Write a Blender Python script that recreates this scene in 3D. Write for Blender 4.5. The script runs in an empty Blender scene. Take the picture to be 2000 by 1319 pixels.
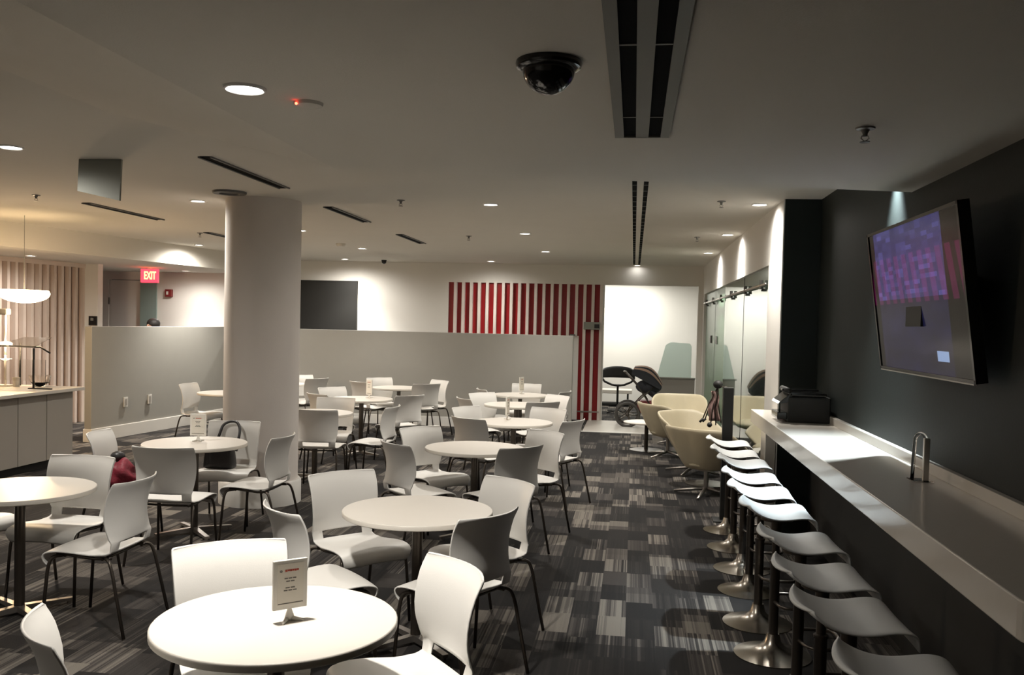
import bpy, math, random
from mathutils import Vector, Matrix
random.seed(4)
PI = math.pi
SC = bpy.context.scene
COL = SC.collection
def R(a): return math.radians(a)

# ------------------------------------------------------------ materials
def mat(name, col, rough=0.5, metal=0.0, spec=0.5, emit=None, estr=0.0, bump=0.0, bscale=60.0, var=0.0, vscale=6.0, coat=0.0):
    m = bpy.data.materials.new(name); m.use_nodes = True
    nt = m.node_tree; b = nt.nodes['Principled BSDF']
    b.inputs['Base Color'].default_value = (*col, 1)
    b.inputs['Roughness'].default_value = rough
    b.inputs['Metallic'].default_value = metal
    b.inputs['Specular IOR Level'].default_value = spec
    b.inputs['Coat Weight'].default_value = coat
    if emit:
        b.inputs['Emission Color'].default_value = (*emit, 1)
        b.inputs['Emission Strength'].default_value = estr
    tc = nt.nodes.new('ShaderNodeTexCoord')
    if bump:
        n = nt.nodes.new('ShaderNodeTexNoise'); n.inputs['Scale'].default_value = bscale; n.inputs['Detail'].default_value = 3
        nt.links.new(tc.outputs['Object'], n.inputs['Vector'])
        bp = nt.nodes.new('ShaderNodeBump'); bp.inputs['Strength'].default_value = bump; bp.inputs['Distance'].default_value = 0.01
        nt.links.new(n.outputs['Fac'], bp.inputs['Height']); nt.links.new(bp.outputs['Normal'], b.inputs['Normal'])
    if var:
        n = nt.nodes.new('ShaderNodeTexNoise'); n.inputs['Scale'].default_value = vscale; n.inputs['Detail'].default_value = 4
        nt.links.new(tc.outputs['Object'], n.inputs['Vector'])
        mx = nt.nodes.new('ShaderNodeMix'); mx.data_type = 'RGBA'
        nt.links.new(n.outputs['Fac'], mx.inputs['Factor'])
        mx.inputs['A'].default_value = (*[c*(1-var) for c in col], 1); mx.inputs['B'].default_value = (*[min(1, c*(1+var)) for c in col], 1)
        nt.links.new(mx.outputs['Result'], b.inputs['Base Color'])
    return m

M = {}
M['ceiling'] = mat('ceiling_paint', (.70, .665, .60), .9, bump=.15, bscale=180, var=.03, vscale=2)
M['wall'] = mat('wall_paint', (.74, .72, .68), .8, bump=.1, bscale=150, var=.03, vscale=2)
M['halfwall'] = mat('half_wall_paint', (.31, .30, .272), .55, bump=.08, bscale=150, var=.03)
M['column'] = mat('column_paint', (.66, .61, .57), .75, bump=.08, bscale=120, var=.02)
M['base'] = mat('baseboard_paint', (.70, .68, .64), .5, var=.02)
M['dark'] = mat('dark_wall_paint', (.014, .0185, .017), .6, spec=.22, bump=.06, bscale=70, var=.2, vscale=3)
M['black'] = mat('matte_black', (.012, .012, .011), .6, var=.1)
M['gloss_black'] = mat('gloss_black', (.01, .01, .01), .12, var=.1)
M['board'] = mat('menu_board_black', (.011, .011, .010), .6, var=.1)
M['table'] = mat('table_laminate', (.64, .595, .535), .38, var=.02, vscale=8)
M['edge'] = mat('table_edge', (.60, .56, .50), .45, var=.03)
M['plastic'] = mat('moulded_plastic', (.72, .70, .665), .42, bump=.05, bscale=300, var=.015)
M['leg'] = mat('bronze_steel', (.10, .085, .072), .35, metal=.85, var=.1)
M['steel'] = mat('brushed_steel', (.42, .39, .36), .33, metal=.9, var=.08, vscale=20)
M['chrome'] = mat('satin_chrome', (.40, .36, .31), .26, metal=1.0, var=.05)
M['stool'] = mat('stool_plastic', (.70, .72, .72), .38, bump=.05, bscale=300, var=.015)
M['counter'] = mat('solid_surface', (.68, .64, .58), .22, coat=.2, var=.02, vscale=20)
M['red'] = mat('red_panel', (.30, .008, .012), .35, var=.1)
M['slat'] = mat('white_slat', (.72, .64, .60), .5, var=.03)
M['blush'] = mat('screen_slat', (.62, .52, .46), .6, var=.04)
M['blush_back'] = mat('screen_backing', (.30, .215, .17), .7, var=.05)
M['cab'] = mat('cabinet_front', (.36, .33, .29), .5, var=.03)
M['tile'] = mat('pale_tile', (.50, .47, .42), .35, var=.04)
M['trimw'] = mat('transition_strip', (.75, .73, .69), .5, var=.02)
M['cream'] = mat('cream_leather', (.52, .455, .32), .5, bump=.1, bscale=90, var=.04)
M['grille'] = mat('grille_metal', (.14, .135, .125), .5, metal=.3, var=.05)
M['slot'] = mat('slot_black', (.006, .006, .006), .9, spec=.05, var=.1)
M['slotframe'] = mat('slot_frame', (.15, .145, .13), .5, var=.05)
M['panelgrey'] = mat('grey_panel', (.25, .255, .225), .7, var=.05)
M['lamp'] = mat('lamp_lens', (.9, .9, .9), .4, emit=(1, .97, .92), estr=14, var=.01)
M['warm'] = mat('warm_glass', (.9, .8, .6), .4, emit=(1, .72, .40), estr=9, var=.01)
M['ring'] = mat('trim_ring', (.75, .73, .70), .5, var=.02)
M['paper'] = mat('printed_card', (.72, .68, .60), .6, var=.02)
M['acry'] = mat('white_acrylic', (.75, .72, .66), .3, var=.02)
M['ink'] = mat('grey_ink', (.16, .15, .13), .8, var=.1)
M['inkred'] = mat('red_ink', (.42, .07, .04), .8, var=.1)
M['exit'] = mat('exit_red', (.5, .01, .02), .5, emit=(1, .03, .05), estr=2.6, var=.02)
M['exitlet'] = mat('exit_letters', (.9, .5, .1), .5, emit=(1, .42, .09), estr=5.0, var=.02)
M['alarm'] = mat('alarm_red', (.20, .02, .02), .5, var=.05)
M['led'] = mat('red_led', (.6, .02, .01), .4, emit=(1, .06, .03), estr=10, var=.01)
M['outlet'] = mat('outlet_plastic', (.62, .60, .56), .5, var=.02)
M['bagblack'] = mat('bag_nylon', (.018, .016, .016), .45, bump=.3, bscale=30, var=.2)
M['bagred'] = mat('bag_red', (.20, .015, .03), .6, bump=.8, bscale=25, var=.98, vscale=14)
M['skin'] = mat('skin_tone', (.45, .27, .19), .55, var=.05)
M['hair'] = mat('dark_hair', (.014, .011, .010), .6, bump=.4, bscale=60, var=.2)
M['cloth'] = mat('dark_cloth', (.03, .032, .04), .85, bump=.2, bscale=50, var=.1)
M['pink'] = mat('pink_cloth', (.38, .24, .22), .8, bump=.3, bscale=30, var=.15)
M['stripe'] = mat('beige_stripe', (.45, .30, .23), .8, var=.1)
M['rubber'] = mat('grey_rubber', (.07, .065, .06), .6, var=.1)
M['desk'] = mat('desk_grey', (.33, .31, .28), .6, var=.04)
M['led_strip'] = mat('silver_strip', (.55, .53, .50), .3, metal=.8, var=.05)

def glass(name, col, rough=0.02, trans=1.0, alpha=1.0, ior=1.45):
    m = mat(name, col, rough, var=.01); b = m.node_tree.nodes['Principled BSDF']
    b.inputs['Transmission Weight'].default_value = trans; b.inputs['IOR'].default_value = ior
    return m
M['glass'] = glass('green_glass', (.72, .84, .76))
M['glassd'] = glass('dark_green_glass', (.20, .37, .22), .32, .55)
M['clear'] = glass('clear_glass', (.95, .93, .90), .04)
M['frost'] = glass('frosted_glass', (.80, .95, .90), .5, .6)
M['tealdoor'] = glass('teal_glass', (.42, .55, .52), .35, .4)

def carpet():
    m = bpy.data.materials.new('carpet_tiles'); m.use_nodes = True
    nt = m.node_tree; N = nt.nodes; Lk = nt.links; b = N['Principled BSDF']; b.inputs['Roughness'].default_value = .95
    b.inputs['Specular IOR Level'].default_value = .25
    tc = N.new('ShaderNodeTexCoord'); sp = N.new('ShaderNodeSeparateXYZ'); Lk.new(tc.outputs['Object'], sp.inputs[0])
    def ma(op, a, bb=None, c=None):
        n = N.new('ShaderNodeMath'); n.operation = op
        for i, v in enumerate((a, bb, c)):
            if v is None: continue
            if isinstance(v, (int, float)): n.inputs[i].default_value = v
            else: Lk.new(v, n.inputs[i])
        return n.outputs[0]
    def wn(x, y):
        c = N.new('ShaderNodeCombineXYZ')
        for i, v in enumerate((x, y)):
            if isinstance(v, (int, float)): c.inputs[i].default_value = v
            else: Lk.new(v, c.inputs[i])
        w = N.new('ShaderNodeTexWhiteNoise'); w.noise_dimensions = '2D'; Lk.new(c.outputs[0], w.inputs['Vector'])
        return w.outputs['Value']
    x, y = sp.outputs[0], sp.outputs[1]
    cx = ma('FLOOR', ma('DIVIDE', x, .167))
    off = wn(cx, 3.3)
    cy = ma('FLOOR', ma('DIVIDE', ma('ADD', y, ma('MULTIPLY', off, .34)), .34))
    cell = wn(cx, cy)
    big = wn(ma('FLOOR', ma('DIVIDE', x, .5)), ma('FLOOR', ma('DIVIDE', y, .5)))
    sx = ma('FLOOR', ma('DIVIDE', x, .0085))
    st = wn(sx, ma('ADD', cy, ma('MULTIPLY', cx, 7.13)))
    sx2 = ma('FLOOR', ma('DIVIDE', x, .027))
    st2 = wn(sx2, ma('ADD', cy, ma('MULTIPLY', cx, 3.7)))
    amp = wn(cy, cx)
    s = ma('ADD', ma('MULTIPLY', st, .5), ma('MULTIPLY', st2, .5))
    s = ma('MULTIPLY', ma('SUBTRACT', s, .45), ma('MULTIPLY', amp, .9))
    v = ma('ADD', ma('ADD', ma('MULTIPLY', cell, .75), ma('MULTIPLY', big, .25)), s)
    nz = N.new('ShaderNodeTexNoise'); nz.inputs['Scale'].default_value = 220; Lk.new(tc.outputs['Object'], nz.inputs['Vector'])
    v = ma('ADD', v, ma('MULTIPLY', ma('SUBTRACT', nz.outputs['Fac'], .5), .25))
    r = N.new('ShaderNodeValToRGB'); Lk.new(v, r.inputs[0])
    e = r.color_ramp.elements
    e[0].position = .18; e[0].color = (.012, .011, .011, 1)
    e[1].position = .97; e[1].color = (.17, .152, .13, 1)
    n = e.new(.5); n.color = (.019, .017, .016, 1)
    n = e.new(.74); n.color = (.055, .048, .044, 1)
    Lk.new(r.outputs[0], b.inputs['Base Color'])
    bp = N.new('ShaderNodeBump'); bp.inputs['Strength'].default_value = .3; bp.inputs['Distance'].default_value = .004
    Lk.new(nz.outputs['Fac'], bp.inputs['Height']); Lk.new(bp.outputs['Normal'], b.inputs['Normal'])
    return m
M['carpet'] = carpet()

def screen_mat():
    m = bpy.data.materials.new('screen_image_reflection'); m.use_nodes = True
    nt = m.node_tree; N = nt.nodes; Lk = nt.links; b = N['Principled BSDF']
    b.inputs['Base Color'].default_value = (.008, .008, .010, 1); b.inputs['Roughness'].default_value = .14; b.inputs['Specular IOR Level'].default_value = .22
    tc = N.new('ShaderNodeTexCoord'); sp = N.new('ShaderNodeSeparateXYZ'); Lk.new(tc.outputs['Generated'], sp.inputs[0])
    def ma(op, a, bb=None, c=None):
        n = N.new('ShaderNodeMath'); n.operation = op
        for i, v in enumerate((a, bb, c)):
            if v is None: continue
            if isinstance(v, (int, float)): n.inputs[i].default_value = v
            else: Lk.new(v, n.inputs[i])
        return n.outputs[0]
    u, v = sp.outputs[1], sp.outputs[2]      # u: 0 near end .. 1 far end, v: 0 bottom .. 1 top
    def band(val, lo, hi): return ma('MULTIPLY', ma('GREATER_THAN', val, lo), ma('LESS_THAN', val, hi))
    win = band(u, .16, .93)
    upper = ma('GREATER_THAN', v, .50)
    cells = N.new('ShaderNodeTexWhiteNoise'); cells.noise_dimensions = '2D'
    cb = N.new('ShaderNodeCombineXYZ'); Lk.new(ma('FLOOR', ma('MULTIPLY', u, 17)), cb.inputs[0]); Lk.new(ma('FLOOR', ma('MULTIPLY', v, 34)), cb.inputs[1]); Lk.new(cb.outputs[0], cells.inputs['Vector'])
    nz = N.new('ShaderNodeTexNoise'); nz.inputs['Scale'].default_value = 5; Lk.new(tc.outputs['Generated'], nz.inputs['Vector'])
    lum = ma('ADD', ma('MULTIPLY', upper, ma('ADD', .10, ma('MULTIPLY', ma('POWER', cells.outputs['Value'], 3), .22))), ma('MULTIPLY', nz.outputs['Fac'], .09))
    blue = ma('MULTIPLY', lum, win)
    slat_reflection = ma('MULTIPLY', ma('LESS_THAN', ma('FRACT', ma('MULTIPLY', ma('ADD', u, ma('MULTIPLY', v, -.12)), 11)), .55), band(v, .47, .80))  # reddish stripes: reflection of the slat wall painted into the screen's emission
    red = ma('MULTIPLY', slat_reflection, .085)
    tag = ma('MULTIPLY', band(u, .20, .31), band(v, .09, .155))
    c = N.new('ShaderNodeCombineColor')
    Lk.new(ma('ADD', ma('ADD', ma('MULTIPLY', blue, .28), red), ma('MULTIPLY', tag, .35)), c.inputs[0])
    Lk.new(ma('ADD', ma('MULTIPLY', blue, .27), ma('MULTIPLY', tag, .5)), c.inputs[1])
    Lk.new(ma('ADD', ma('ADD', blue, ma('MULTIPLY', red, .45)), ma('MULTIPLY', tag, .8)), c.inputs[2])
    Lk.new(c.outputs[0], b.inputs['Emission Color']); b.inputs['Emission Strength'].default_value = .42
    return m
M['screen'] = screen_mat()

# ------------------------------------------------------------ mesh builder
class MB:
    def __init__(s): s.v = []; s.f = []; s.m = []; s.mi = 0
    def add(s, vs, fs):
        o = len(s.v); s.v += [tuple(p) for p in vs]; s.f += [tuple(i+o for i in f) for f in fs]; s.m += [s.mi]*len(fs); return s
    def box(s, x0, x1, y0, y1, z0, z1):
        return s.hexa([(x0,y0,z0),(x1,y0,z0),(x1,y1,z0),(x0,y1,z0),(x0,y0,z1),(x1,y0,z1),(x1,y1,z1),(x0,y1,z1)])
    def hexa(s, p):
        return s.add(p, [(0,3,2,1),(4,5,6,7),(0,1,5,4),(1,2,6,5),(2,3,7,6),(3,0,4,7)])
    def prism(s, poly, z0, z1):
        n = len(poly)
        return s.add([(x,y,z0) for x,y in poly]+[(x,y,z1) for x,y in poly],
                     [tuple(range(n-1,-1,-1)), tuple(range(n,2*n))]+[(i,(i+1)%n,n+(i+1)%n,n+i) for i in range(n)])
    def lathe(s, prof, cx=0, cy=0, n=32, cz=0, cap=True):
        vs=[]; fs=[]
        for r,z in prof:
            for k in range(n):
                a=2*PI*k/n; vs.append((cx+r*math.cos(a), cy+r*math.sin(a), cz+z))
        for i in range(len(prof)-1):
            for k in range(n):
                k2=(k+1)%n; fs.append((i*n+k,i*n+k2,(i+1)*n+k2,(i+1)*n+k))
        if cap and prof[0][0]>1e-6: fs.append(tuple(range(n-1,-1,-1)))
        if cap and prof[-1][0]>1e-6: fs.append(tuple((len(prof)-1)*n+k for k in range(n)))
        return s.add(vs,fs)
    def cyl(s, cx, cy, z0, z1, r, n=24, r1=None):
        return s.lathe([(r,z0),(r if r1 is None else r1,z1)],cx,cy,n)
    def tube(s, pts, r, n=10, closed=False, rs=None):
        P=[Vector(p) for p in pts]; m=len(P); vs=[]; fs=[]
        up=None
        for i in range(m):
            if closed: t=(P[(i+1)%m]-P[i-1]).normalized()
            else: t=(P[min(i+1,m-1)]-P[max(i-1,0)]).normalized()
            if up is None:
                a=Vector((0,0,1)) if abs(t.z)<.9 else Vector((1,0,0)); up=(a-t*a.dot(t)).normalized()
            else: up=(up-t*up.dot(t)).normalized()
            sd=t.cross(up); rr=r if rs is None else rs[i]
            for k in range(n):
                a=2*PI*k/n; vs.append(P[i]+(up*math.cos(a)+sd*math.sin(a))*rr)
        for i in range(m if closed else m-1):
            j=(i+1)%m
            for k in range(n):
                k2=(k+1)%n; fs.append((i*n+k,i*n+k2,j*n+k2,j*n+k))
        if not closed: fs += [tuple(range(n-1,-1,-1)), tuple((m-1)*n+k for k in range(n))]
        return s.add(vs,fs)
    def sphere(s, c, rx, ry=None, rz=None, n=20, m=12, z0=-1, z1=1):
        ry = rx if ry is None else ry; rz = rx if rz is None else rz
        a0=math.asin(z0); a1=math.asin(z1); vs=[]; fs=[]
        for i in range(m+1):
            a=a0+(a1-a0)*i/m
            for k in range(n):
                b=2*PI*k/n; vs.append((c[0]+rx*math.cos(a)*math.cos(b), c[1]+ry*math.cos(a)*math.sin(b), c[2]+rz*math.sin(a)))
        for i in range(m):
            for k in range(n):
                k2=(k+1)%n; fs.append((i*n+k,i*n+k2,(i+1)*n+k2,(i+1)*n+k))
        fs += [tuple(range(n-1,-1,-1)), tuple(m*n+k for k in range(n))]
        return s.add(vs,fs)
    def grid(s, fn, nu, nv, skip=None):
        vs=[fn(i/nu, j/nv) for i in range(nu+1) for j in range(nv+1)]; fs=[]
        for i in range(nu):
            for j in range(nv):
                if skip and skip(i,j): continue
                a=i*(nv+1)+j; fs.append((a,a+nv+1,a+nv+2,a+1))
        return s.add(vs,fs)
    def build(s, name, mats, parent=None, smooth=False, bevel=0, solid=0, sub=0, loc=None, rot=None):
        me=bpy.data.meshes.new(name); me.from_pydata(s.v,[],s.f); me.update(); me.validate()
        if not isinstance(mats,(list,tuple)): mats=[mats]
        for m in mats: me.materials.append(M[m] if isinstance(m,str) else m)
        if len(mats)>1 and len(me.polygons)==len(s.m):
            for p,i in zip(me.polygons,s.m): p.material_index=i
        o=bpy.data.objects.new(name,me); COL.objects.link(o)
        if parent: o.parent=parent
        if loc: o.location=loc
        if rot: o.rotation_euler=rot
        if solid:
            md=o.modifiers.new('thick','SOLIDIFY'); md.thickness=solid; md.offset=0
        if bevel:
            md=o.modifiers.new('bev','BEVEL'); md.width=bevel; md.segments=2; md.limit_method='ANGLE'
        if sub:
            md=o.modifiers.new('sub','SUBSURF'); md.levels=sub; md.render_levels=sub
        if smooth:
            if smooth is True or sub:
                for p in me.polygons: p.use_smooth=True
            else:
                me.shade_smooth() if hasattr(me,'shade_smooth') else None
        return o

def smooth_ang(o, ang=40):
    me=o.data
    for p in me.polygons: p.use_smooth=True
    me.set_sharp_from_angle(angle=R(ang)) if hasattr(me,'set_sharp_from_angle') else None
    return o

def arc_path(pts, rad=.05, n=5):
    """round the inner corners of a polyline"""
    P=[Vector(p) for p in pts]; out=[P[0]]
    for i in range(1,len(P)-1):
        a=(P[i-1]-P[i]); b=(P[i+1]-P[i]); r=min(rad,a.length*.48,b.length*.48)
        A=P[i]+a.normalized()*r; B=P[i]+b.normalized()*r
        for k in range(n+1):
            t=k/n; out.append((A*(1-t)**2)+(P[i]*2*t*(1-t))+(B*t*t))
    out.append(P[-1]); return out

def empty(name, loc=(0,0,0), rz=0):
    o=bpy.data.objects.new(name,None); COL.objects.link(o); o.location=loc; o.rotation_euler=(0,0,rz); o.empty_display_size=.1; return o
def tag(o, label, cat, group=None, kind=None):
    o['label']=label; o['category']=cat
    if group: o['group']=group
    if kind: o['kind']=kind
    return o
def struct(o, label=None):
    o['kind']='structure'
    if label: o['label']=label
    return o
CH = {}
def kids(o): return [c for c in bpy.data.objects if c.parent==o]
def copy_tree(o, parent=None):
    c=o.copy(); COL.objects.link(c)
    if parent: c.parent=parent
    for ch in kids(o): copy_tree(ch,c)
    return c
_used=set()
def place(proto, loc, rz, label, cat, group=None):
    if proto.name in _used: o=copy_tree(proto)
    else: _used.add(proto.name); o=proto
    o.location=loc; o.rotation_euler=(0,0,rz)
    if 'group' in o.keys(): del o['group']
    return tag(o,label,cat,group)

# ------------------------------------------------------------ room
HC, HS = 2.88, 2.57           # main ceiling, lower ceiling
struct(MB().box(-13,6,-3.2,23,-.1,0).build('floor','carpet'),'patterned dark grey carpet tiles')
fl=MB(); fl.box(-.80,1.24,15.02,16.85,.0,.006)
struct(fl.build('floor','tile'),'pale tiled strip in front of the doorway')
struct(MB().box(-.82,1.24,14.97,15.02,.0,.012).build('trim_1','trimw'),'white strip edging the carpet')
bxl = lambda y: -7.7+.170*(y-10.2)
ceil=MB(); ceil.prism([(bxl(-3.2),-3.2),(1.75,-3.2),(1.75,17.0),(bxl(17.0),17.0)],HC,HC+.1)
struct(ceil.build('ceiling','ceiling'),'white plaster ceiling')
c2=MB(); c2.prism([(-13,-3.2),(bxl(-3.2),-3.2),(bxl(17.0),17.0),(-13,17.0)],HS,HC+.1)
struct(c2.build('ceiling','ceiling'),'lower ceiling over the serving area')
sf=MB()
y1=lambda x: 5.08+.24*x
A=[(-2.9,-3.2),(-1.6,-3.2),(1.75,-3.2)]; B=[(-2.9,y1(-2.9)+.3),(-1.6,y1(-1.6)),(1.75,y1(1.75))]
Z=[HC-.002,HS,HS]
vs=[(x,y,z) for (x,y),z in zip(A,Z)]+[(x,y,z) for (x,y),z in zip(B,Z)]+[(x,y,HC) for x,y in A]+[(x,y,HC) for x,y in B]
sf.add(vs,[(0,3,4,1),(1,4,5,2),(3,9,10,4),(4,10,11,5),(0,1,7,6),(1,2,8,7)])
struct(sf.build('ceiling','ceiling'),'dropped soffit over the bar counter')
# right side
struct(MB().box(1.55,1.75,-3.2,8.1,0,HC).build('wall_right','dark'),'dark green-black wall behind the counter')
struct(MB().box(1.25,1.60,7.995,8.1,0,HC).build('wall_right','dark'),'dark return wall at the far end of the counter')
pw=MB(); pw.box(1.24,1.34,8.0,8.78,0,HC); pw.box(1.24,1.34,8.78,16.85,2.37,HC); pw.box(1.24,1.34,16.6,16.85,0,2.37)
struct(pw.build('wall_right','wall'),'white pier and header around the glass storefront')
gr=MB(); gr.box(4.4,4.5,8.1,16.85,0,HC); gr.box(1.34,4.4,8.1,8.2,0,HC); gr.box(1.34,4.4,16.75,16.85,0,HC); gr.box(1.34,4.4,8.2,16.75,HC-.05,HC)
struct(gr.build('wall_right','wall'),'inside of the room behind the glass')
# back wall
bw=MB(); bw.box(bxl(16.9)-.1,-3.49,16.85,17.0,0,HC); bw.box(-3.49,-.62,16.93,17.0,0,2.52); bw.box(-3.49,1.24,16.85,17.0,2.52,HC)
bw.box(-3.49,-1.01,16.85,16.93,0,1.56)
bw.box(-.62,-.55,16.85,17.0,0,2.52); bw.box(1.15,1.24,16.85,17.0,0,2.52)
struct(bw.build('wall_back','wall'),'white back wall with wide doorway')
# room beyond the doorway
rb=MB(); rb.box(-3.2,3.2,21.0,21.1,0,2.9); rb.box(-3.3,-3.2,17,21.1,0,2.9); rb.box(3.2,3.3,17,21.1,0,2.9); rb.box(-3.3,3.3,17,21.1,2.8,2.9)
struct(rb.build('wall_back','wall'),'bright white room beyond the doorway')
# walls behind the camera and far left
struct(MB().box(-13,1.75,-3.3,-3.2,0,HC).build('wall_front','wall'))
struct(MB().box(-13.1,-13,-3.2,17,0,HC).build('wall_left','wall'))
struct(MB().box(-10.3,bxl(16.9),16.0,16.1,0,HS).build('wall_left_back','wall'),'white wall behind the left half-height partition') if False else None
lw=MB(); lw.box(-13,-9.86,16.0,16.1,0,HS); lw.box(-9.86,-9.22,16.0,16.1,2.42,HS); lw.box(-9.22,-6.62,16.0,16.1,0,HS)
struct(lw.build('wall_left','wall'),'white wall with a plain door, behind the left partition')
struct(MB().box(-9.0,-8.62,13.68,13.82,0,HS).build('wall_left','wall'),'wall end beside the slatted screen')
d=struct(MB().box(-9.85,-9.23,16.02,16.07,0,2.41).build('door_1','wall',bevel=.005),'plain white door on the left back wall')
h=MB(); h.tube([(-9.29,16.02,1.02),(-9.29,15.96,1.02),(-9.40,15.96,1.02)],.009); h.build('door_handle','steel',d)
hh=MB(); hh.box(-9.87,-9.85,16.0,16.03,1.95,2.08); hh.build('hinge','steel',d)
struct(MB().box(-9.20,-8.88,15.96,16.0,.02,2.42).build('window_1','tealdoor'),'tall teal glass sidelight under the exit sign')
# half-height walls
hw=MB(); hw.box(-6.98,-.99,15.0,15.13,0,1.585)
struct(hw.build('wall_half_back','halfwall',bevel=.006),'long half-height grey partition in front of the back wall')
struct(MB().box(-6.98,-.99,14.982,15.0,0,.16).build('baseboard_back','base',bevel=.004))
def skew(x0,y0,x1,y1,t,z0,z1):
    d=Vector((x1-x0,y1-y0)).normalized(); n=Vector((-d.y,d.x))*t
    return MB().prism([(x0,y0),(x1,y1),(x1+n.x,y1+n.y),(x0+n.x,y0+n.y)],z0,z1)
struct(skew(-7.33,11.5,-6.95,15.05,.11,0,1.59).build('wall_half_left','halfwall',bevel=.006),'half-height partition left of the column')
struct(skew(-7.315,11.49,-6.935,15.05,.14,0,.18).build('baseboard_left','base',bevel=.004))
# round column
cm=MB(); cm.cyl(-3.53,8.30,0,HC,.352,64)
c=smooth_ang(cm.build('column','column')); struct(c,'round white column with a plinth'); 
struct(smooth_ang(MB().lathe([(.385,0),(.385,.205),(.372,.222),(.353,.222)],-3.53,8.30,64).build('baseboard_column','base')))

# slatted feature wall (red and white)
ft=empty('slat_feature_wall',(-2.05,16.9,0)); tag(ft,'red feature panel with white vertical slats, running down beside the doorway','wall panel')
def rel(mb, root):
    ox,oy,oz=root.location; mb.v=[(x-ox,y-oy,z-oz) for x,y,z in mb.v]; return mb
rel(MB().box(-3.49,-1.01,16.90,16.93,1.56,2.52).box(-1.01,-.62,16.90,16.93,.0,2.52),ft).build('red_panel','red',ft)
n=18
for k in range(19):
    x=-.607-k*.1525
    z0=1.56 if x<-1.05 else 0
    rel(MB().box(x-.027,x+.027,16.80,16.90,z0,2.52),ft).build('slat','slat',ft,bevel=.003)
rel(MB().box(-1.01,-.60,16.785,16.80,.15,.175),ft).build('rail','steel',ft)

# dark menu board
t=empty('menu_board',(-5.88,16.8,1.5)); tag(t,'large blank black board on the back wall above the long partition','board')
rel(MB().box(-6.48,-5.28,16.80,16.85,1.52,2.49),t).build('board_panel','board',t,bevel=.004)
fr=MB(); fr.box(-6.50,-5.26,16.795,16.85,2.49,2.505).box(-5.28,-5.262,16.795,16.85,1.52,2.49).box(-6.50,-6.48,16.795,16.85,1.52,2.49); rel(fr,t).build('frame','black',t)

# blush slatted screen at the left
dv=Vector((.145,1)).normalized(); sx0=Vector((-9.75,8.4))
root=empty('slatted_screen',(-9.2,11,0)); tag(root,'tall blush vertical slat screen behind the serving counter','screen')
p0=(-9.9,7.6); p1=(-8.93,13.7)
q=skew(p0[0],p0[1],p1[0],p1[1],.05,0,HS); rel(q,root).build('backing','blush_back',root)
ln=math.hypot(p1[0]-p0[0],p1[1]-p0[1]); ux,uy=(p1[0]-p0[0])/ln,(p1[1]-p0[1])/ln; nx,ny=uy,-ux
k=0; s=0.05
while s<ln-.04:
    a=(p0[0]+ux*s,p0[1]+uy*s)
    q=MB().prism([a,(a[0]+ux*.05,a[1]+uy*.05),(a[0]+ux*.05+nx*.085,a[1]+uy*.05+ny*.085),(a[0]+nx*.085,a[1]+ny*.085)],0,2.50)
    rel(q,root).build('slat','blush',root); s+=.148
q=MB().prism([p0,p1,(p1[0]+nx*.1,p1[1]+ny*.1),(p0[0]+nx*.1,p0[1]+ny*.1)],2.50,HS-.001); rel(q,root).build('top_rail','blush',root)

# ------------------------------------------------------------ ceiling items
def downlight(x,y,z,r,power,label,col=(1,.95,.87),ang=100,wide=None,tilt=(0,0),grp='round recessed downlights'):
    t=empty('downlight',(x,y,z)); tag(t,label,'ceiling light',grp)
    smooth_ang(MB().lathe([(r*.98,-.006),(r*1.06,-.010),(r*1.16,-.008),(r*1.2,0)],0,0,36,cap=False).build('trim_ring','ring',t))
    MB().lathe([(r*.98,-.004),(0.0001,-.0045)],0,0,36).build('lens','lamp',t)
    if power:
        L=bpy.data.lights.new('downlight_lamp','SPOT'); L.energy=power; L.color=col; L.spot_size=R(ang); L.spot_blend=.75; L.shadow_soft_size=.055
        o=bpy.data.objects.new('lamp',L); COL.objects.link(o); o.parent=t; o.location=(0,0,-.02); o.rotation_euler=(R(tilt[0]),R(tilt[1]),0)
        L=bpy.data.lights.new('downlight_spill','SPOT'); L.energy=power*(WIDE if wide is None else wide); L.color=col; L.spot_size=R(172); L.spot_blend=1; L.shadow_soft_size=.06
        o=bpy.data.objects.new('lamp',L); COL.objects.link(o); o.parent=t; o.location=(0,0,-.03)
    return t
WIDE=.85
PW=84
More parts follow.
